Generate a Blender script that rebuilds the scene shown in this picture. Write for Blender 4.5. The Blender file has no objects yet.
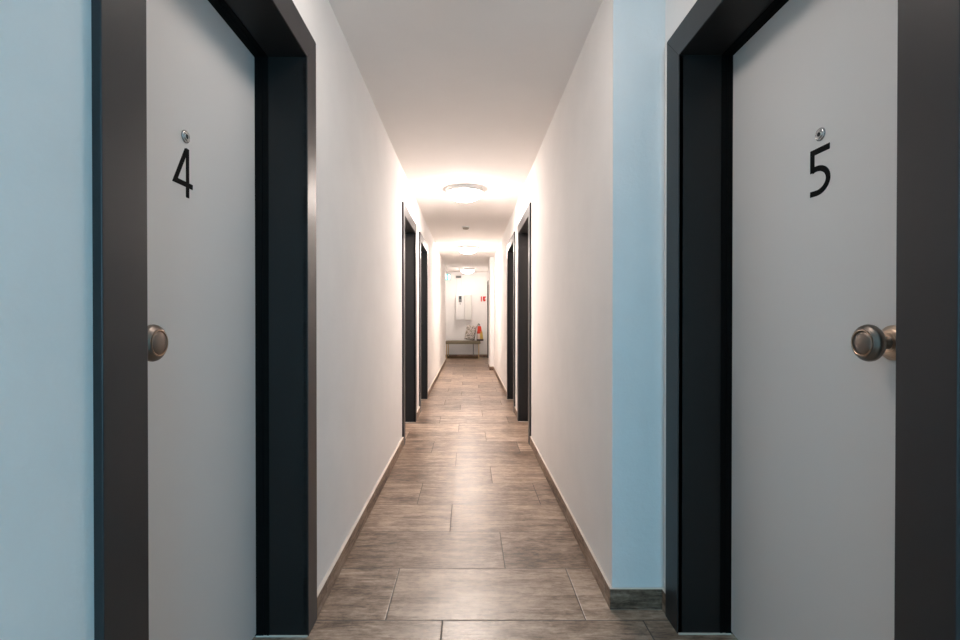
import bpy, bmesh, math, random
from mathutils import Vector, Matrix
PI = math.pi
random.seed(4)
scn = bpy.context.scene
col = scn.collection

# ------------------------------------------------------------------ camera
EYE = 1.12
cam = bpy.data.cameras.new('camera'); cam_o = bpy.data.objects.new('camera', cam); col.objects.link(cam_o)
cam_o.location = (0, 0, EYE)
cam_o.rotation_euler = (PI/2 - math.radians(0.35), 0, 0)
cam.sensor_width = 36; cam.lens = 36*483/960
cam.shift_x = 12/960; cam.shift_y = 1.0/960
cam.clip_start = 0.02
scn.camera = cam_o

# ------------------------------------------------------------------ light
world = bpy.data.worlds.new('sky'); scn.world = world; world.use_nodes = True
bg = world.node_tree.nodes['Background']
bg.inputs[0].default_value = (0.27, 0.70, 1.0, 1); bg.inputs[1].default_value = 7.3
pl = bpy.data.lights.new('window_portal', 'AREA'); pl.shape = 'RECTANGLE'; pl.size = 1.5; pl.size_y = 1.7
pl.cycles.is_portal = True
plo = bpy.data.objects.new('window_portal', pl); col.objects.link(plo)
plo.location = (0.55, -2.72, 1.35); plo.rotation_euler = (PI/2, 0, 0)   # faces +Y after turn below
plo.rotation_euler = (-PI/2, 0, PI)
LAMP_COL = (1.0, 0.875, 0.795); LAMP_W = (118.0, 90.0, 36.0, 12.0)   # nearest, middle, farthest, the unseen fill lamp added above the viewpoint
vs = scn.view_settings
vs.view_transform = 'Standard'; vs.look = 'None'; vs.gamma = 1; vs.exposure = 0.38; vs.use_curve_mapping = False

# ------------------------------------------------------------------ node helpers
def newmat(name, color=(.8, .8, .8), rough=.5, metal=0, spec=.5):
    m = bpy.data.materials.new(name); m.use_nodes = True
    b = m.node_tree.nodes['Principled BSDF']
    b.inputs['Base Color'].default_value = (*color, 1)
    b.inputs['Roughness'].default_value = rough
    b.inputs['Metallic'].default_value = metal
    b.inputs['Specular IOR Level'].default_value = spec
    return m
class G:
    def __init__(s, m): s.t = m.node_tree; s.b = s.t.nodes['Principled BSDF']
    def n(s, ty, **kw):
        x = s.t.nodes.new(ty)
        for k, v in kw.items(): setattr(x, k, v)
        return x
    def l(s, a, b): s.t.links.new(a, b)
    def m(s, op, a, b=None, c=None):
        x = s.n('ShaderNodeMath', operation=op)
        for i, v in enumerate((a, b, c)):
            if v is None: continue
            if isinstance(v, (int, float)): x.inputs[i].default_value = v
            else: s.l(v, x.inputs[i])
        return x.outputs[0]
    def pos(s):
        g = s.n('ShaderNodeNewGeometry'); sp = s.n('ShaderNodeSeparateXYZ'); s.l(g.outputs['Position'], sp.inputs[0])
        return g.outputs['Position'], sp.outputs[0], sp.outputs[1], sp.outputs[2]
    def comb(s, x, y, z):
        c = s.n('ShaderNodeCombineXYZ')
        for i, v in enumerate((x, y, z)):
            if isinstance(v, (int, float)): c.inputs[i].default_value = v
            else: s.l(v, c.inputs[i])
        return c.outputs[0]
    def noise(s, vec, scale, detail=4, rough=.55, dist=0):
        x = s.n('ShaderNodeTexNoise'); s.l(vec, x.inputs['Vector'])
        x.inputs['Scale'].default_value = scale; x.inputs['Detail'].default_value = detail
        x.inputs['Roughness'].default_value = rough; x.inputs['Distortion'].default_value = dist
        return x.outputs['Fac']
    def ramp(s, fac, stops):
        r = s.n('ShaderNodeValToRGB'); s.l(fac, r.inputs[0])
        e = r.color_ramp.elements
        while len(e) < len(stops): e.new(.5)
        for el, (p, c) in zip(e, stops):
            el.position = p; el.color = (*c, 1) if len(c) == 3 else c
        return r.outputs[0]
    def mix(s, fac, a, b, mode='MIX'):
        x = s.n('ShaderNodeMix', data_type='RGBA', blend_type=mode)
        for i, v in ((0, fac), (6, a), (7, b)):
            if isinstance(v, (int, float)): x.inputs[i].default_value = v
            elif isinstance(v, tuple): x.inputs[i].default_value = (*v, 1)
            else: s.l(v, x.inputs[i])
        return x.outputs[2]
    def bump(s, h, strength, dist):
        b = s.n('ShaderNodeBump'); s.l(h, b.inputs['Height'])
        b.inputs['Strength'].default_value = strength; b.inputs['Distance'].default_value = dist
        s.l(b.outputs[0], s.b.inputs['Normal'])

def plaster(name, c, bump=.25, mott=.02, rough=.85):
    m = newmat(name, c, rough, spec=.25); g = G(m); P, x, y, z = g.pos()
    n1 = g.noise(P, 45, 6, .6); n2 = g.noise(P, 3.5, 4, .6); n3 = g.noise(P, 160, 2, .5)
    lo = tuple(max(0, v - mott) for v in c); hi = tuple(min(1, v + mott) for v in c)
    g.l(g.ramp(n2, [(.3, lo), (.7, hi)]), g.b.inputs['Base Color'])
    g.bump(g.m('ADD', n1, g.m('MULTIPLY', n3, .35)), bump, .004)
    return m
M = {}
M['wall'] = plaster('wall_plaster', (.91, .885, .865), .30)
M['ceiling'] = plaster('ceiling_paint', (.925, .885, .855), .12, .01)

# floor: 74 x 37 cm stone-look tiles in third bond
def tile_colour(g, su, sv, rnd, P):
    """su along the grain, sv across it"""
    v = g.comb(g.m('MULTIPLY', su, 2.0), g.m('MULTIPLY', sv, 13), g.m('MULTIPLY', rnd, 31))
    streak = g.noise(v, 1.6, 7, .62, .6)
    v2 = g.comb(g.m('MULTIPLY', su, 7), g.m('MULTIPLY', sv, 60), g.m('MULTIPLY', rnd, 17))
    fine = g.noise(v2, 2.0, 6, .7, .3)
    blot = g.noise(g.comb(su, sv, g.m('MULTIPLY', rnd, 9)), 5.5, 6, .65, .8)
    speck = g.noise(g.comb(g.m('MULTIPLY', su, .45), sv, rnd), 60, 6, .75, .5)
    f = g.m('ADD', g.m('MULTIPLY', streak, .34), g.m('MULTIPLY', fine, .23))
    f = g.m('ADD', f, g.m('MULTIPLY', blot, .20))
    f = g.m('ADD', f, g.m('MULTIPLY', speck, .27))
    f = g.m('ADD', f, g.m('MULTIPLY', g.m('SUBTRACT', rnd, .5), .06))
    c = g.ramp(f, [(.405, (.042, .024, .015)), (.46, (.135, .083, .053)), (.51, (.27, .183, .127)), (.56, (.41, .295, .215)), (.635, (.60, .475, .375))])
    return c, f
def floor_mat():
    m = newmat('stone_look_tile', rough=.42, spec=.8); g = G(m); P, x, y, z = g.pos()
    r = g.m('DIVIDE', g.m('SUBTRACT', y, 1.783), .371)
    k = g.m('FLOOR', r); fy = g.m('SUBTRACT', r, k)
    km = g.m('FLOORED_MODULO', k, 3)
    off = g.m('ADD', g.m('MULTIPLY', g.m('COMPARE', km, 0, .1), -.306),
              g.m('ADD', g.m('MULTIPLY', g.m('COMPARE', km, 1, .1), .167), g.m('MULTIPLY', g.m('COMPARE', km, 2, .1), -.095)))
    u = g.m('DIVIDE', g.m('SUBTRACT', x, off), .743)
    iu = g.m('FLOOR', u); fu = g.m('SUBTRACT', u, iu)
    du = g.m('MULTIPLY', g.m('MINIMUM', fu, g.m('SUBTRACT', 1, fu)), .743)
    dv = g.m('MULTIPLY', g.m('MINIMUM', fy, g.m('SUBTRACT', 1, fy)), .371)
    d = g.m('MINIMUM', du, dv)
    wn = g.n('ShaderNodeTexWhiteNoise', noise_dimensions='2D'); g.l(g.comb(iu, k, 0), wn.inputs['Vector'])
    rnd = wn.outputs['Value']
    c, f = tile_colour(g, x, y, rnd, P)
    joint = g.n('ShaderNodeMapRange', interpolation_type='SMOOTHSTEP')
    g.l(d, joint.inputs[0]); joint.inputs[1].default_value = .0015; joint.inputs[2].default_value = .0028
    joint.inputs[3].default_value = 1; joint.inputs[4].default_value = 0
    g.l(g.mix(joint.outputs[0], c, (.085, .068, .058)), g.b.inputs['Base Color'])
    g.l(g.m('ADD', g.m('MULTIPLY', f, .22), g.m('ADD', .215, g.m('MULTIPLY', joint.outputs[0], .3))), g.b.inputs['Roughness'])
    edge = g.n('ShaderNodeMapRange', interpolation_type='SMOOTHSTEP'); g.l(d, edge.inputs[0])
    edge.inputs[1].default_value = .001; edge.inputs[2].default_value = .0045
    g.bump(g.m('ADD', edge.outputs[0], g.m('MULTIPLY', f, .35)), .35, .0025)
    return m
M['floor'] = floor_mat()
def base_mat(name, axis):
    m = newmat(name, rough=.5, spec=.4); g = G(m); P, x, y, z = g.pos()
    s = x if axis == 'x' else y
    k = g.m('FLOOR', g.m('DIVIDE', g.m('ADD', s, .31), .743))
    fr = g.m('FRACT', g.m('DIVIDE', g.m('ADD', s, .31), .743))
    wn = g.n('ShaderNodeTexWhiteNoise', noise_dimensions='1D'); g.l(k, wn.inputs['W'])
    c, f = tile_colour(g, s, z, wn.outputs['Value'], P)
    j = g.m('LESS_THAN', g.m('MINIMUM', fr, g.m('SUBTRACT', 1, fr)), .0025)
    g.l(g.mix(j, g.mix(1.0, c, (.74, .70, .68), 'MULTIPLY'), (.30, .26, .22)), g.b.inputs['Base Color'])
    g.bump(f, .3, .002)
    return m
M['base_y'] = base_mat('baseboard_tile_long', 'y'); M['base_x'] = base_mat('baseboard_tile_cross', 'x')
M['caulk'] = newmat('light_sealant', (.74, .66, .58), .6)

def lacquer(name, c, rough, spec=.5):
    m = newmat(name, c, rough, spec=spec); g = G(m); P, x, y, z = g.pos()
    n = g.noise(P, 420, 3, .6); g.bump(n, .12, .0006)
    n2 = g.noise(g.comb(x, y, g.m('MULTIPLY', z, .35)), 9, 4)
    g.l(g.m('ADD', rough - .05, g.m('MULTIPLY', n2, .10)), g.b.inputs['Roughness'])
    return m
M['casing'] = lacquer('anthracite_lacquer', (.023, .0215, .0225), .42, .45)
M['jamb'] = lacquer('anthracite_jamb_lacquer', (.015, .0135, .013), .42, .3)
M['leaf'] = lacquer('light_grey_door_laminate', (.84, .81, .79), .45, .35)
M['rubber'] = newmat('black_rubber', (.004, .004, .004), .7, spec=.1)
M['digit'] = newmat('black_vinyl', (.004, .004, .004), .6, spec=.12)
def metal(name, c, rough):
    m = newmat(name, c, rough, 1); g = G(m); P, x, y, z = g.pos()
    n = g.noise(P, 260, 4); g.l(g.m('ADD', rough - .06, g.m('MULTIPLY', n, .12)), g.b.inputs['Roughness'])
    return m
M['bronze'] = newmat('antique_nickel', (.24, .205, .18), .36, 1)
M['bronze_l'] = newmat('worn_bronze_edge', (.66, .50, .38), .32, 1)
M['steel'] = metal('satin_steel', (.55, .55, .55), .25)
M['lens'] = newmat('peephole_lens', (.02, .02, .025), .05)
M['white'] = newmat('white_plastic', (.80, .79, .77), .4)
M['offwhite'] = newmat('cream_steel', (.74, .73, .69), .4)
M['grey'] = newmat('grey_plastic', (.16, .16, .155), .5)
M['dark'] = newmat('dark_display', (.03, .03, .035), .15)
M['detector'] = newmat('aged_plastic', (.42, .37, .30), .5)
def emis(name, c, s, base=(.8, .8, .8)):
    m = newmat(name, base, .3); b = m.node_tree.nodes['Principled BSDF']
    b.inputs['Emission Color'].default_value = (*c, 1); b.inputs['Emission Strength'].default_value = s
    return m
OPAL = [emis('lit_opal_glass', LAMP_COL, w_) for w_ in LAMP_W]; M['opal'] = OPAL[0]
M['green'] = emis('lit_green_sign', (.04, .62, .60), .8, (.02, .25, .22))
M['pict'] = emis('lit_white_sign', (.9, 1, 1), 2.2)
M['red'] = newmat('red_sign_paint', (.72, .03, .025), .4)
M['signwhite'] = newmat('white_sign_paint', (.85, .83, .8), .4)
M['brass'] = metal('brushed_brass', (.62, .42, .22), .35)
M['brown'] = newmat('brown_wood_rail', (.085, .050, .022), .6, spec=.2)

# ------------------------------------------------------------------ mesh helpers
def bbox(bm, x0, x1, y0, y1, z0, z1):
    r = bmesh.ops.create_cube(bm, size=1)
    bmesh.ops.transform(bm, verts=r['verts'], matrix=Matrix.Translation(((x0+x1)/2, (y0+y1)/2, (z0+z1)/2)) @ Matrix.Diagonal((abs(x1-x0), abs(y1-y0), abs(z1-z0), 1)))
def prism(bm, pts, vec):
    """extrude polygon pts (3D) along vec"""
    a = [bm.verts.new(p) for p in pts]; b = [bm.verts.new(Vector(p) + Vector(vec)) for p in pts]
    bm.faces.new(a); bm.faces.new(list(reversed(b)))
    n = len(pts)
    for i in range(n): bm.faces.new((a[i], b[i], b[(i+1) % n], a[(i+1) % n]))
def lathe(bm, prof, seg=48, mat=None):
    """profile (t, r) spun about local Z"""
    rings = []
    for t, r in prof:
        if r < 1e-6: rings.append([bm.verts.new((0, 0, t))])
        else: rings.append([bm.verts.new((r*math.cos(2*PI*i/seg), r*math.sin(2*PI*i/seg), t)) for i in range(seg)])
    new = [v for r in rings for v in r]
    for A, B in zip(rings, rings[1:]):
        for i in range(seg):
            j = (i+1) % seg
            if len(A) == 1 and len(B) == 1: continue
            if len(A) == 1: bm.faces.new((A[0], B[i], B[j]))
            elif len(B) == 1: bm.faces.new((A[i], A[j], B[0]))
            else: bm.faces.new((A[i], A[j], B[j], B[i]))
    if mat is not None: bmesh.ops.transform(bm, verts=new, matrix=mat)
def obj(name, bm, m, parent=None, smooth=False, bevel=0, seg=2, loc=None):
    bmesh.ops.recalc_face_normals(bm, faces=bm.faces)
    me = bpy.data.meshes.new(name); bm.to_mesh(me); bm.free()
    o = bpy.data.objects.new(name, me); col.objects.link(o)
    for mm in (m if isinstance(m, list) else [m]): me.materials.append(mm)
    if smooth:
        for p in me.polygons: p.use_smooth = True
        me.set_sharp_from_angle(angle=math.radians(40))
    if bevel:
        b = o.modifiers.new('bevel', 'BEVEL'); b.width = bevel; b.segments = seg; b.limit_method = 'ANGLE'
    if loc: o.location = loc
    if parent is not None:
        o.parent = parent
        if not loc: o.matrix_parent_inverse = Matrix.Translation(-Vector(parent.location))
    return o
def tag(o, label=None, cat=None, group=None, kind=None):
    for k, v in (('label', label), ('category', cat), ('group', group), ('kind', kind)):
        if v: o[k] = v
    return o
def empty(name, loc, label=None, cat=None, group=None, kind=None):
    o = bpy.data.objects.new(name, None); col.objects.link(o); o.location = loc; o.empty_display_size = .1
    return tag(o, label, cat, group, kind)
def box(name, dims, m, parent=None, bevel=0, **kw):
    bm = bmesh.new(); bbox(bm, *dims); return obj(name, bm, m, parent, bevel=bevel, **kw)

# ------------------------------------------------------------------ the shell
CEIL = 2.433; XL = -.576; XR = .556; XRN = .756; YRET = 1.858; YFAR = 13.8; YNEAR = -2.6; XLAND = 1.9; OUT = .30
YPIL, YPIL2, XPIL = 10.36, 11.2, .474
f = box('floor', (-1.1, XLAND+.3, YNEAR-.3, YFAR+.3, -.12, 0), M['floor']); tag(f, 'brown grey stone-look tile floor running down the corridor', 'floor', kind='structure')
f = box('ceiling', (-1.1, XLAND+.3, YNEAR-.3, YFAR+.3, CEIL, CEIL+.12), M['ceiling']); tag(f, 'plain white corridor ceiling', 'ceiling', kind='structure')

def wall_run(bm, x0, x1, y0, y1, holes):
    """wall between x0,x1 along y with door holes [(ya,yb,top)]"""
    y = y0
    for a, b, top in sorted(holes):
        bbox(bm, x0, x1, y, a, 0, CEIL); bbox(bm, x0, x1, a, b, top, CEIL); y = b
    bbox(bm, x0, x1, y, y1, 0, CEIL)

# door spec: side, casing face x, wall x, leaf x, seal x, opening near, far, top, casing outer near, outer far, outer top
DL = dict(s=-1, face=.561, wall=.576, leaf=.744, seal=.699, a=.8468, b=1.6935, top=2.033, oa=.7414, ob=1.790, ot=2.135)
DR = dict(s=1, face=.742, wall=.756, leaf=.931, seal=.893, a=.8384, b=1.7066, top=2.046, oa=.7314, ob=1.810, ot=2.149)
def far_door(s, oa, span=None, face=None, wall=None):
    w = wall or (.576 if s < 0 else .556)
    fc = face or w - .015
    return dict(s=s, face=fc, wall=w, leaf=w+.168, seal=w+.125, a=oa+.102, b=oa+.102+.862, top=2.033, oa=oa, ob=oa+.102+.862+.102, ot=2.135)
L2 = far_door(-1, 4.215); L3 = far_door(-1, 5.68); R2 = far_door(1, 4.245); R3 = far_door(1, 5.67); R4 = far_door(1, 12.52)
T = .022   # jamb lining thickness
def hole(d): return (d['a']-T, d['b']+T, d['top']+T)
bm = bmesh.new()
wall_run(bm, XL-OUT, XL, YNEAR-.3, 12.4, [hole(DL), hole(L2), hole(L3)])
bbox(bm, XL-OUT, -.655, 12.4, YFAR, 0, CEIL)
w = obj('wall_left', bm, M['wall']); tag(w, 'white plastered wall along the left of the corridor', 'wall', kind='structure')
bm = bmesh.new()
wall_run(bm, XRN, XRN+OUT, -.9, YRET, [hole(DR)])
wall_run(bm, XR, XR+OUT, YRET, YPIL, [hole(R2), hole(R3)])
bbox(bm, XRN+OUT-.2, XRN+OUT, YRET, YRET+.3, 0, CEIL)
bbox(bm, XPIL, XR+OUT, YPIL, YPIL2, 0, CEIL)
wall_run(bm, XR, XR+OUT, YPIL2, YFAR, [hole(R4)])
bbox(bm, XRN+OUT, XLAND, -1.1, -.9, 0, CEIL)
w = obj('wall_right', bm, M['wall']); tag(w, 'white plastered wall along the right, stepping back beside door 5', 'wall', kind='structure')
w = box('wall_far', (XL-OUT, XR+OUT, YFAR, YFAR+.2, 0, CEIL), M['wall']); tag(w, 'white end wall of the corridor behind the bench', 'wall', kind='structure')
# landing behind the camera with its daylight window
WX0, WX1, WZ0, WZ1 = -.20, 1.30, .50, 2.20
bm = bmesh.new()
bbox(bm, XL-OUT, WX0, YNEAR-.2, YNEAR, 0, CEIL); bbox(bm, WX1, XLAND, YNEAR-.2, YNEAR, 0, CEIL)
bbox(bm, WX0, WX1, YNEAR-.2, YNEAR, 0, WZ0); bbox(bm, WX0, WX1, YNEAR-.2, YNEAR, WZ1, CEIL)
w = obj('wall_near', bm, M['wall']); tag(w, 'white wall behind the viewpoint with the daylight window', 'wall', kind='structure')
w = box('wall_side', (XLAND, XLAND+.2, YNEAR-.2, -.9, 0, CEIL), M['wall']); tag(w, 'white side wall of the landing', 'wall', kind='structure')
bm = bmesh.new()
for a in ((WX0, WX0+.06, WZ0, WZ1), (WX1-.06, WX1, WZ0, WZ1), (WX0, WX1, WZ0, WZ0+.06), (WX0, WX1, WZ1-.06, WZ1), ((WX0+WX1)/2-.04, (WX0+WX1)/2+.04, WZ0, WZ1)):
    bbox(bm, a[0], a[1], YNEAR-.12, YNEAR-.06, a[2], a[3])
w = obj('window_1', bm, M['white']); tag(w, 'white framed landing window', 'window', kind='structure')

# baseboards
BB_H = .081; BB_T = .0150
def bb(name, runs, label):
    """runs: (x0,x1,y0,y1,axis)"""
    bm = bmesh.new(); 
    for r in runs: bbox(bm, *r[:4], 0, BB_H)
    mats = [M['base_y'], M['base_x'], M['caulk']]
    for fc in bm.faces: fc.material_index = 0
    bm.normal_update()
    bmesh.ops.recalc_face_normals(bm, faces=bm.faces)
    for fc in bm.faces:
        if abs(fc.normal.z) > .5: fc.material_index = 2
        elif abs(fc.normal.y) > .5: fc.material_index = 1
    o = obj(name, bm, mats, bevel=.0015, seg=1); tag(o, label, 'baseboard', kind='structure'); return o
c = XL; fl = XL+BB_T
bb('baseboard_left', [(c, fl, YNEAR, DL['oa']), (c, fl, DL['ob'], L2['oa']), (c, fl, L2['ob'], L3['oa']), (c, fl, L3['ob'], 12.4+BB_T), (-.655, -.64, 12.4, YFAR)],
   'brown tile baseboard along the left wall')
BB_T = .0115; c = XR; fr = XR-BB_T
bb('baseboard_right', [(XRN-BB_T, XRN, -.9, DR['oa']), (XRN-BB_T, XRN, DR['ob'], YRET-BB_T), (fr, XRN, YRET-BB_T, YRET), (fr, c, YRET, R2['oa']), (fr, c, R2['ob'], R3['oa']),
   (fr, c, R3['ob'], YPIL-BB_T), (XPIL-BB_T, c, YPIL-BB_T, YPIL), (XPIL-BB_T, XPIL, YPIL, YPIL2), (fr, c, YPIL2, R4['oa']), (fr, c, R4['ob'], YFAR-BB_T)],
   'brown tile baseboard along the right wall')
bb('baseboard_far', [(XL-.06, XR, YFAR-BB_T, YFAR)], 'brown tile baseboard along the end wall')

# ------------------------------------------------------------------ doors
def stroke(bm, pts, w, to3, depth):
    """ribbon of width w along 2D pts, extruded; to3 maps (u,v,h)->3D"""
    n = len(pts); L = []; R = []
    P = [Vector(p) for p in pts]
    for i in range(n):
        if i == 0: d = (P[1]-P[0]).normalized(); nn = Vector((-d.y, d.x)); k = 1
        elif i == n-1: d = (P[-1]-P[-2]).normalized(); nn = Vector((-d.y, d.x)); k = 1
        else:
            d1 = (P[i]-P[i-1]).normalized(); d2 = (P[i+1]-P[i]).normalized()
            n1 = Vector((-d1.y, d1.x)); n2 = Vector((-d2.y, d2.x)); nn = (n1+n2).normalized(); k = 1/max(.35, nn.dot(n1))
        L.append(P[i]+nn*w/2*k); R.append(P[i]-nn*w/2*k)
    for i in range(n-1):
        q = [L[i], L[i+1], R[i+1], R[i]]
        a = [bm.verts.new(to3(p.x, p.y, 0)) for p in q]; b = [bm.verts.new(to3(p.x, p.y, depth)) for p in q]
        bm.faces.new(a); bm.faces.new(list(reversed(b)))
        for j in range(4): bm.faces.new((a[j], b[j], b[(j+1) % 4], a[(j+1) % 4]))

def door(idx, d, label, number=None, knob_y=None, mirror_knob=False):
    s = d['s']; y0, y1 = d['a'], d['b']
    root = empty('door_%d' % idx, (s*d['wall'], (y0+y1)/2, 0), label, 'door', kind='structure')
    # casing: three mitred boards on the wall face
    bm = bmesh.new(); xf = s*d['face']; v = (s*(d['wall']+.004-d['face']), 0, 0)
    g = .0004
    prism(bm, [(xf, d['oa'], 0), (xf, y0, 0), (xf, y0, d['top']-g), (xf, d['oa'], d['ot']-g)], v)
    prism(bm, [(xf, y1, 0), (xf, d['ob'], 0), (xf, d['ob'], d['ot']-g), (xf, y1, d['top']-g)], v)
    prism(bm, [(xf, y0, d['top']+g), (xf, y1, d['top']+g), (xf, d['ob'], d['ot']+g), (xf, d['oa'], d['ot']+g)], v)
    obj('casing', bm, M['casing'], root, bevel=.0016)
    # jamb lining through the wall
    bm = bmesh.new(); xa, xb = s*(d['face']+.003), s*(d['leaf']+.07)
    bbox(bm, xa, xb, y0-T, y0, 0, d['top']); bbox(bm, xa, xb, y1, y1+T, 0, d['top']); bbox(bm, xa, xb, y0-T, y1+T, d['top'], d['top']+T)
    obj('jamb', bm, M['jamb'], root, bevel=.001, seg=1)
    # rubber seal stop in front of the leaf
    bm = bmesh.new()
    for k, (dx0, dx1, p) in enumerate(((d['seal'], d['seal']+.008, .003), (d['seal']+.008, d['seal']+.02, .0012), (d['seal']+.02, d['leaf']+.002, .0035))):
        a, b = s*dx0, s*dx1
        bbox(bm, a, b, y0, y0+p, 0.002, d['top']); bbox(bm, a, b, y1-p, y1, 0.002, d['top']); bbox(bm, a, b, y0, y1, d['top']-p, d['top'])
    obj('seal', bm, M['rubber'], root)
    # light silicone bead where the lining meets the floor
    bm = bmesh.new()
    for yy in (y0+.002, y1-.002): bbox(bm, xa, s*(d['leaf']), yy-.003, yy+.003, 0, .004)
    obj('floor_sealant', bm, M['caulk'], root)
    leaf = box('door_leaf', (s*d['leaf'], s*(d['leaf']+.042), y0+.004, y1-.004, .011, d['top']-.004), M['leaf'], root, bevel=.0012)
    if number:
        X = s*d['leaf']
        to3 = lambda u, v_, h: (X - s*h, u, v_)
        bm = bmesh.new()
        if number == 4:
            w_ = .0136
            stroke(bm, [(1.2735, 1.566), (1.224, 1.4745), (1.302, 1.4745)], w_, to3, .0012)
            stroke(bm, [(1.2785, 1.5705), (1.2785, 1.441)], w_, to3, .0014)
            bmesh.ops.translate(bm, verts=bm.verts, vec=(0, 0, -.0025))
        else:
            w_ = .0155
            pts = [(1.249, 1.5665), (1.3115, 1.5665), (1.3115, 1.5130)]
            cy, cz, ry, rz = 1.2965, 1.4880, .0425, .0325
            stroke(bm, pts, w_, to3, .0012)
            arc = [(1.3115, 1.5175)] + [(cy - ry*math.cos(a), cz + rz*math.sin(a)) for a in [math.radians(t) for t in range(100, -96, -7)]] + [(1.3190, 1.4565)]
            stroke(bm, arc, w_*.95, to3, .0014)
        bmesh.ops.translate(bm, verts=bm.verts, vec=(0, .004, 0) if number == 4 else (0, -.004, -.0025))
        nm = obj('door_number', bm, M['digit'], root)
        # peephole
        py, pz = (1.273, 1.597) if number == 4 else (1.2775, 1.6045)
        mt = Matrix.Translation((X, py, pz)) @ Matrix.Rotation(-s*PI/2, 4, 'Y')
        bm = bmesh.new(); lathe(bm, [(0, .0172), (.002, .0172), (.0045, .0152), (.005, .0135), (.0035, .0105), (.0035, .0098), (.0055, .0085), (.0055, .0062), (.002, .0058)], 40, mt)
        pe = obj('peephole', bm, M['steel'], root, smooth=True)
        bm = bmesh.new(); lathe(bm, [(.0015, .006), (.0032, .0045), (.004, 0)], 24, mt)
        obj('lens', bm, M['lens'], pe)
    if knob_y:
        X = s*d['leaf']; kz = 1.0655
        mt = Matrix.Translation((X, knob_y, kz)) @ Matrix.Rotation(-s*PI/2, 4, 'Y')
        prof = [(.024, .0125), (.0265, .016), (.029, .024), (.033, .0315), (.038, .0370), (.044, .0403), (.0495, .0408), (.055, .0395), (.0595, .0368), (.0620, .0338), (.0632, .0328), (.0650, .0318), (.0662, .0300), (.0662, .0280)]
        sq = lambda pr: [(.036 + (t_-.024)*.80, r_) for t_, r_ in pr]
        bm = bmesh.new(); lathe(bm, sq(prof), 64, mt)
        lathe(bm, sq([(.0640, .0258), (.0655, .0250), (.0685, .0215), (.0708, .0155), (.0720, .0080), (.0724, 0)]), 64, mt)
        kn = obj('knob', bm, M['bronze'], root, smooth=True)
        bm = bmesh.new(); lathe(bm, sq([(.0655, .0288), (.0680, .0282), (.0686, .0272), (.0676, .0262), (.0640, .0257)]), 64, mt)
        obj('bead_ring', bm, M['bronze_l'], kn, smooth=True)
        bm = bmesh.new(); lathe(bm, [(.012, .017), (.015, .0125), (.022, .0105), (.0375, .0125)], 40, mt)
        obj('stem', bm, M['bronze'], kn, smooth=True)
        bm = bmesh.new(); lathe(bm, [(0, .0385), (.003, .0385), (.006, .0365), (.0075, .0330), (.0085, .0325), (.0115, .0285), (.0125, .0215), (.0140, .0205), (.0140, .010)], 56, mt)
        obj('rosette', bm, M['bronze_l'], kn, smooth=True)
    return root
door(1, DL, 'light grey door numbered 4 in a dark frame on the near left', 4, 1.056)
door(2, DR, 'light grey door numbered 5 in a dark frame on the near right', 5, 1.056)
door(3, L2, 'nearer of the two dark framed doorways further down the left wall', None, L2['a']+.08)
door(4, L3, 'farther of the two dark framed doorways on the left wall', None, L3['a']+.08)
door(5, R2, 'nearer of the two dark framed doorways further down the right wall', None, R2['a']+.08)
door(6, R3, 'farther of the adjacent pair of dark framed doorways on the right wall', None, R3['a']+.08)
door(7, R4, 'dark framed doorway at the far right end beside the bench', None, R4['a']+.08)

# ------------------------------------------------------------------ ceiling lamps
def make_lamp():
    r = empty('ceiling_lamp', (0, 0, CEIL))
    bm = bmesh.new(); lathe(bm, [(0, .186), (-.034, .190), (-.040, .188), (-.042, .182), (-.036, .174), (-.020, .171), (0, .170)], 64)
    obj('mounting_ring', bm, M['white'], r, smooth=True, loc=(0, 0, 0))
    bm = bmesh.new(); prof = [(-.026, .168)] + [(-.034 - .088*math.sin(a), .171*math.cos(a)**.85) for a in [math.radians(t) for t in range(0, 90, 6)]] + [(-.122, 0)]
    lathe(bm, prof, 64)
    obj('glass_dome', bm, M['opal'], r, smooth=True, loc=(0, 0, 0))
    return r
lamp0 = make_lamp()
LL = ['nearest and largest round lit ceiling lamp over the corridor', 'middle round lit ceiling lamp, beyond the smoke detector', 'farthest round lit ceiling lamp, over the bench', 'dim unseen fill lamp added above the viewpoint to brighten the two numbered doors']
for i, (x, y) in enumerate(((-.035, 4.93), (-.005, 8.93), (-.015, 12.93), (-.02, 1.45))):  # last position: extra out-of-view lamp, added to brighten the numbered doors and near walls
    if i == 0: r = lamp0
    else:
        r = lamp0.copy(); col.objects.link(r)
        for ch in list(lamp0.children):
            cc = ch.copy(); col.objects.link(cc); cc.parent = r
            if ch.name.startswith('glass_dome'): cc.data = ch.data.copy(); cc.data.materials[0] = OPAL[i]
    r.location = (x, y, CEIL); tag(r, LL[i], 'lamp', 'round ceiling lamps along the corridor')

# smoke detector
r = empty('smoke_detector', (-.033, 6.94, CEIL), 'small round smoke detector on the ceiling between two lamps', 'smoke detector')
bm = bmesh.new(); lathe(bm, [(0, .052), (-.012, .054), (-.018, .050)], 40); obj('base', bm, M['white'], r, smooth=True, loc=(0, 0, 0))
bm = bmesh.new(); lathe(bm, [(-.016, .046), (-.030, .044), (-.040, .034), (-.043, .015), (-.043, 0)], 40); obj('sensor_cap', bm, M['detector'], r, smooth=True, loc=(0, 0, 0))

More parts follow.
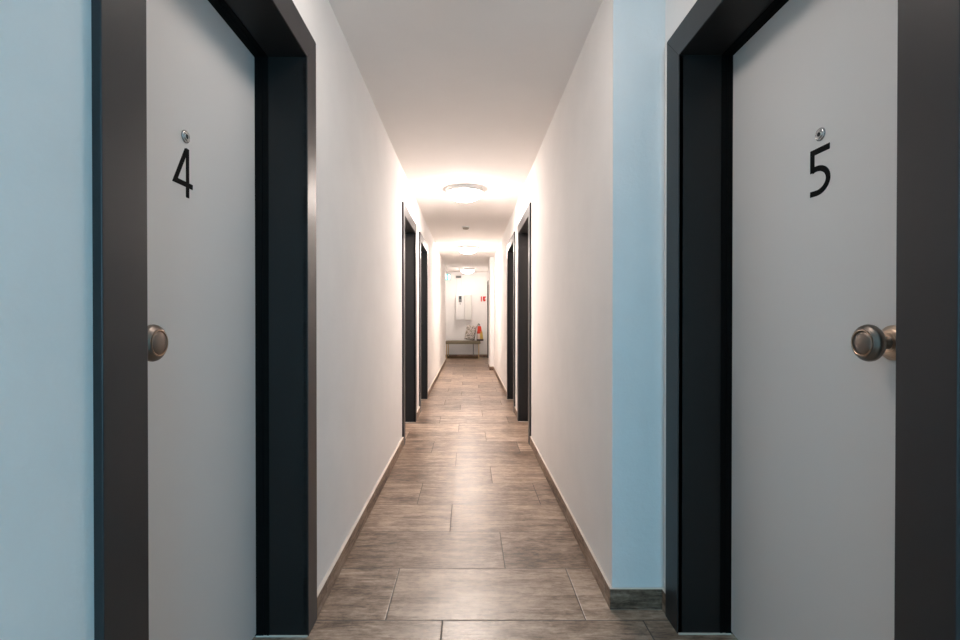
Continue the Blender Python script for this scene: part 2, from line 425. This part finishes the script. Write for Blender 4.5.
# exit sign hanging by the left wall
EX, EY, EZ = -.545, 12.45, 2.175
r = empty('exit_sign', (EX, EY, EZ), 'lit green and white emergency exit sign by the left wall near the end', 'sign')
box('housing', (EX-.095, EX+.095, EY, EY+.035, EZ-.085, EZ+.085), M['white'], r, bevel=.004)
box('green_face', (EX-.088, EX+.088, EY-.002, EY+.001, EZ-.078, EZ+.078), M['green'], r)
bm = bmesh.new()
yy = EY-.0045
to3 = lambda u, v, h: (EX+u, yy+h, EZ+v)
bbox(bm, EX+.030, EX+.078, yy, yy+.002, EZ-.062, EZ+.062)                                   # doorway
bmesh.ops.create_circle(bm, cap_ends=True, radius=.013, segments=16, matrix=Matrix.Translation((EX-.018, yy, EZ+.05)) @ Matrix.Rotation(PI/2, 4, 'X'))
stroke(bm, [(-.022, .032), (-.030, -.010), (-.058, -.030)], .018, to3, .002)
stroke(bm, [(-.030, -.010), (-.008, -.030), (-.016, -.062)], .014, to3, .002)
stroke(bm, [(-.052, .012), (-.035, .028), (-.015, .026), (.006, .006)], .010, to3, .002)
obj('running_figure', bm, M['pict'], r)
box('bracket', (EX-.012, EX+.012, EY+.008, EY+.026, EZ+.085, CEIL), M['white'], r)

# white two-part cabinet on the end wall, with a dark box above
YC = YFAR-.15
r = empty('wall_cabinet', (-.12, YFAR, 1.063), 'white two-section wall cabinet with small dark display on the end wall', 'cabinet')
box('left_section', (-.335, -.105, YC, YFAR, 1.066, 1.765), M['white'], r, bevel=.008)
rs = box('right_section', (-.100, .100, YC+.025, YFAR, 1.063, 1.785), M['offwhite'], r, bevel=.006)
dd = box('display', (-.262, -.178, YC-.008, YC+.002, 1.565, 1.745), M['grey'], r, bevel=.004)
box('screen', (-.252, -.188, YC-.011, YC-.006, 1.655, 1.735), M['dark'], dd)
bm = bmesh.new(); lathe(bm, [(0, .016), (.006, .015), (.007, 0)], 24, Matrix.Translation((-.222, YC, 1.52)) @ Matrix.Rotation(PI/2, 4, 'X')); obj('button', bm, M['grey'], r)
box('lower_trim', (-.332, -.107, YC-.003, YC+.002, 1.165, 1.170), M['offwhite'], r)
r = empty('cable_box', (-.270, YFAR, 2.27), 'small dark grey box high on the end wall above the white cabinet', 'box')
box('case', (-.345, -.195, YFAR-.09, YFAR, 2.265, 2.320), M['grey'], r, bevel=.004)
for x in (-.325, -.190):
    bm = bmesh.new(); bbox(bm, x-.008, x+.008, YFAR-.018, YFAR, 1.78, 2.27); o = obj('conduit', bm, M['white'], r)

# fire equipment sign
SX, SZ = .440, 1.665; S = .075
r = empty('fire_sign', (SX, YFAR-.004, SZ), 'small red and white fire equipment sign on the end wall', 'sign')
box('plate', (SX-S, SX+S, YFAR-.006, YFAR, SZ-S, SZ+S), M['signwhite'], r)
bm = bmesh.new(); y_ = YFAR-.009
bbox(bm, SX-S+.004, SX-S+.034, y_, y_+.003, SZ-S+.004, SZ+S-.004)
prism(bm, [(SX-.015, y_, SZ+.071), (SX+.071, y_, SZ+.071), (SX+.071, y_, SZ+.040), (SX+.040, y_, SZ+.034), (SX+.036, y_, SZ-.012), (SX+.071, y_, SZ-.020), (SX+.060, y_, SZ-.050), (SX+.030, y_, SZ-.071), (SX-.002, y_, SZ-.060), (SX-.015, y_, SZ-.030)], (0, .003, 0))
obj('red_symbol', bm, M['red'], r)

# ------------------------------------------------------------------ bench
def fabric(name, c, c2, sc=180):
    m = newmat(name, c, .85, spec=.2); g = G(m); P, x, y, z = g.pos()
    g.l(g.ramp(g.noise(P, sc, 3), [(.35, c), (.65, c2)]), g.b.inputs['Base Color']); g.bump(g.noise(P, 600, 2), .3, .001); return m
M['bench'] = fabric('olive_grey_upholstery', (.17, .145, .095), (.25, .215, .15))
BY0, BY1, BX0, BX1, BZ = 13.32, 13.70, -.615, .345, .485
r = empty('bench', ((BX0+BX1)/2, (BY0+BY1)/2, 0), 'low upholstered olive grey bench with slim brass legs against the end wall', 'bench')
box('seat', (BX0, BX1, BY0, BY1, BZ-.085, BZ), M['bench'], r, bevel=.014, seg=3)
for x, y, m_ in ((BX0+.025, BY0+.02, 'brass'), (.296, BY0+.02, 'brass'), (BX0+.06, BY1-.02, 'brass'), (.150, BY1-.02, 'grey')):
    box('leg', (x-.012, x+.012, y-.012, y+.012, 0, BZ-.083), M[m_], r, bevel=.002)
box('front_rail', (BX0+.025, .296, BY0+.010, BY0+.030, .004, .070), M['brown'], r, bevel=.002)
box('rear_rail', (BX0+.06, .150, BY1-.030, BY1-.010, .004, .034), M['brown'], r, bevel=.002)
box('side_rail', (BX0+.02, BX0+.04, BY0+.03, BY1-.03, .004, .050), M['brown'], r, bevel=.002)
bm = bmesh.new(); prism(bm, [(.286, BY0+.03, .004), (.306, BY0+.03, .004), (.160, BY1-.03, .004), (.140, BY1-.03, .004)], (0, 0, .03)); obj('side_rail', bm, M['brown'], r)

# patterned cushion standing on the bench
def cushion_mat():
    m = newmat('botanical_print', rough=.9, spec=.15); g = G(m); P, x, y, z = g.pos()
    v = g.n('ShaderNodeTexVoronoi', feature='F1'); g.l(P, v.inputs['Vector']); v.inputs['Scale'].default_value = 16
    n = g.noise(P, 14, 3, .6, 1.5)
    c = g.ramp(g.m('ADD', g.m('MULTIPLY', n, .7), g.m('MULTIPLY', v.outputs['Distance'], .6)), [(.40, (.06, .055, .045)), (.50, (.24, .215, .19)), (.58, (.50, .45, .42)), (.68, (.62, .55, .52)), (.80, (.22, .20, .15))])
    g.l(c, g.b.inputs['Base Color']); return m
M['print'] = cushion_mat()
def cushion(name, cx, cy, w, h, t, lean, tilt, m):
    bm = bmesh.new(); N = 18; grid = {}
    for side in (-1, 1):
        for i in range(N+1):
            for j in range(N+1):
                u, v = 2*i/N-1, 2*j/N-1
                k = (max(0, 1-u**4)*max(0, 1-v**4))**.5
                pin = 1-.06*(1-abs(u*v))*(abs(u)**3 + abs(v)**3)/2*1.2
                if side == 1 and (i in (0, N) or j in (0, N)): grid[(side, i, j)] = grid[(-1, i, j)]; continue
                grid[(side, i, j)] = bm.verts.new((u*w/2*pin, side*t/2*k, v*h/2*pin))
        for i in range(N):
            for j in range(N):
                bm.faces.new((grid[(side, i, j)], grid[(side, i+1, j)], grid[(side, i+1, j+1)], grid[(side, i, j+1)]))
    mt = Matrix.Rotation(tilt, 4, 'Y') @ Matrix.Rotation(-lean, 4, 'X')
    bmesh.ops.transform(bm, verts=bm.verts, matrix=mt)
    zmin = min(v.co.z for v in bm.verts); bmesh.ops.translate(bm, verts=bm.verts, vec=(0, 0, -zmin))
    return obj(name, bm, m, None, smooth=True, loc=(cx, cy, BZ-.001))
cu = cushion('cushion', .075, 13.53, .29, .43, .13, .22, .16, M['print'])
tag(cu, 'grey and white patterned cushion standing upright on the bench', 'cushion')
# red and yellow bag with dark base
BGX, BGY = .325, 13.50
M['bagred'] = fabric('red_cloth', (.62, .05, .03), (.75, .10, .06)); M['bagyellow'] = fabric('yellow_cloth', (.62, .42, .10), (.70, .50, .16))
M['bagwhite'] = fabric('pale_cloth', (.72, .55, .50), (.80, .66, .60)); M['bagdark'] = newmat('dark_leather', (.035, .012, .012), .5)
r = empty('tote_bag', (BGX, BGY, BZ), 'red and yellow bag with dark base at the right end of the bench', 'bag')
def taper(bm, x0, x1, z0, xa, xb, z1, y0, y1, ya, yb):
    q = [(x0, y0, z0), (x1, y0, z0), (x1, y1, z0), (x0, y1, z0)]; t = [(xa, ya, z1), (xb, ya, z1), (xb, yb, z1), (xa, yb, z1)]
    a = [bm.verts.new(p) for p in q]; b = [bm.verts.new(p) for p in t]
    bm.faces.new(a); bm.faces.new(b)
    for i in range(4): bm.faces.new((a[i], a[(i+1) % 4], b[(i+1) % 4], b[i]))
x = BGX
bm = bmesh.new(); taper(bm, x-.085, x+.105, BZ, x-.085, x+.105, BZ+.045, BGY-.06, BGY+.06, BGY-.06, BGY+.06); obj('dark_base', bm, M['bagdark'], r, bevel=.006)
bm = bmesh.new(); taper(bm, x-.066, x+.012, BZ+.045, x-.068, x+.004, BZ+.20, BGY-.058, BGY+.058, BGY-.052, BGY+.052); obj('pale_panel', bm, M['bagwhite'], r, bevel=.006)
bm = bmesh.new(); taper(bm, x-.083, x-.067, BZ+.045, x-.080, x-.069, BZ+.26, BGY-.055, BGY+.055, BGY-.05, BGY+.05); obj('dark_edge', bm, M['bagdark'], r)
bm = bmesh.new(); taper(bm, x+.013, x+.098, BZ+.045, x+.006, x+.074, BZ+.26, BGY-.056, BGY+.056, BGY-.045, BGY+.045); obj('yellow_panel', bm, M['bagyellow'], r, bevel=.008)
bm = bmesh.new(); taper(bm, x-.068, x+.066, BZ+.20, x-.056, x+.038, BZ+.41, BGY-.050, BGY+.050, BGY-.028, BGY+.028)
bmesh.ops.subdivide_edges(bm, edges=bm.edges, cuts=1); obj('red_body', bm, M['bagred'], r, bevel=.016)
bm = bmesh.new()
stroke(bm, [(x-.050, BZ+.40), (x-.045, BZ+.455), (x-.022, BZ+.475), (x, BZ+.455), (x+.005, BZ+.40)], .018, lambda u, v, h: (u, BGY-.012+h, v), .024)
obj('handle', bm, M['bagdark'], r)
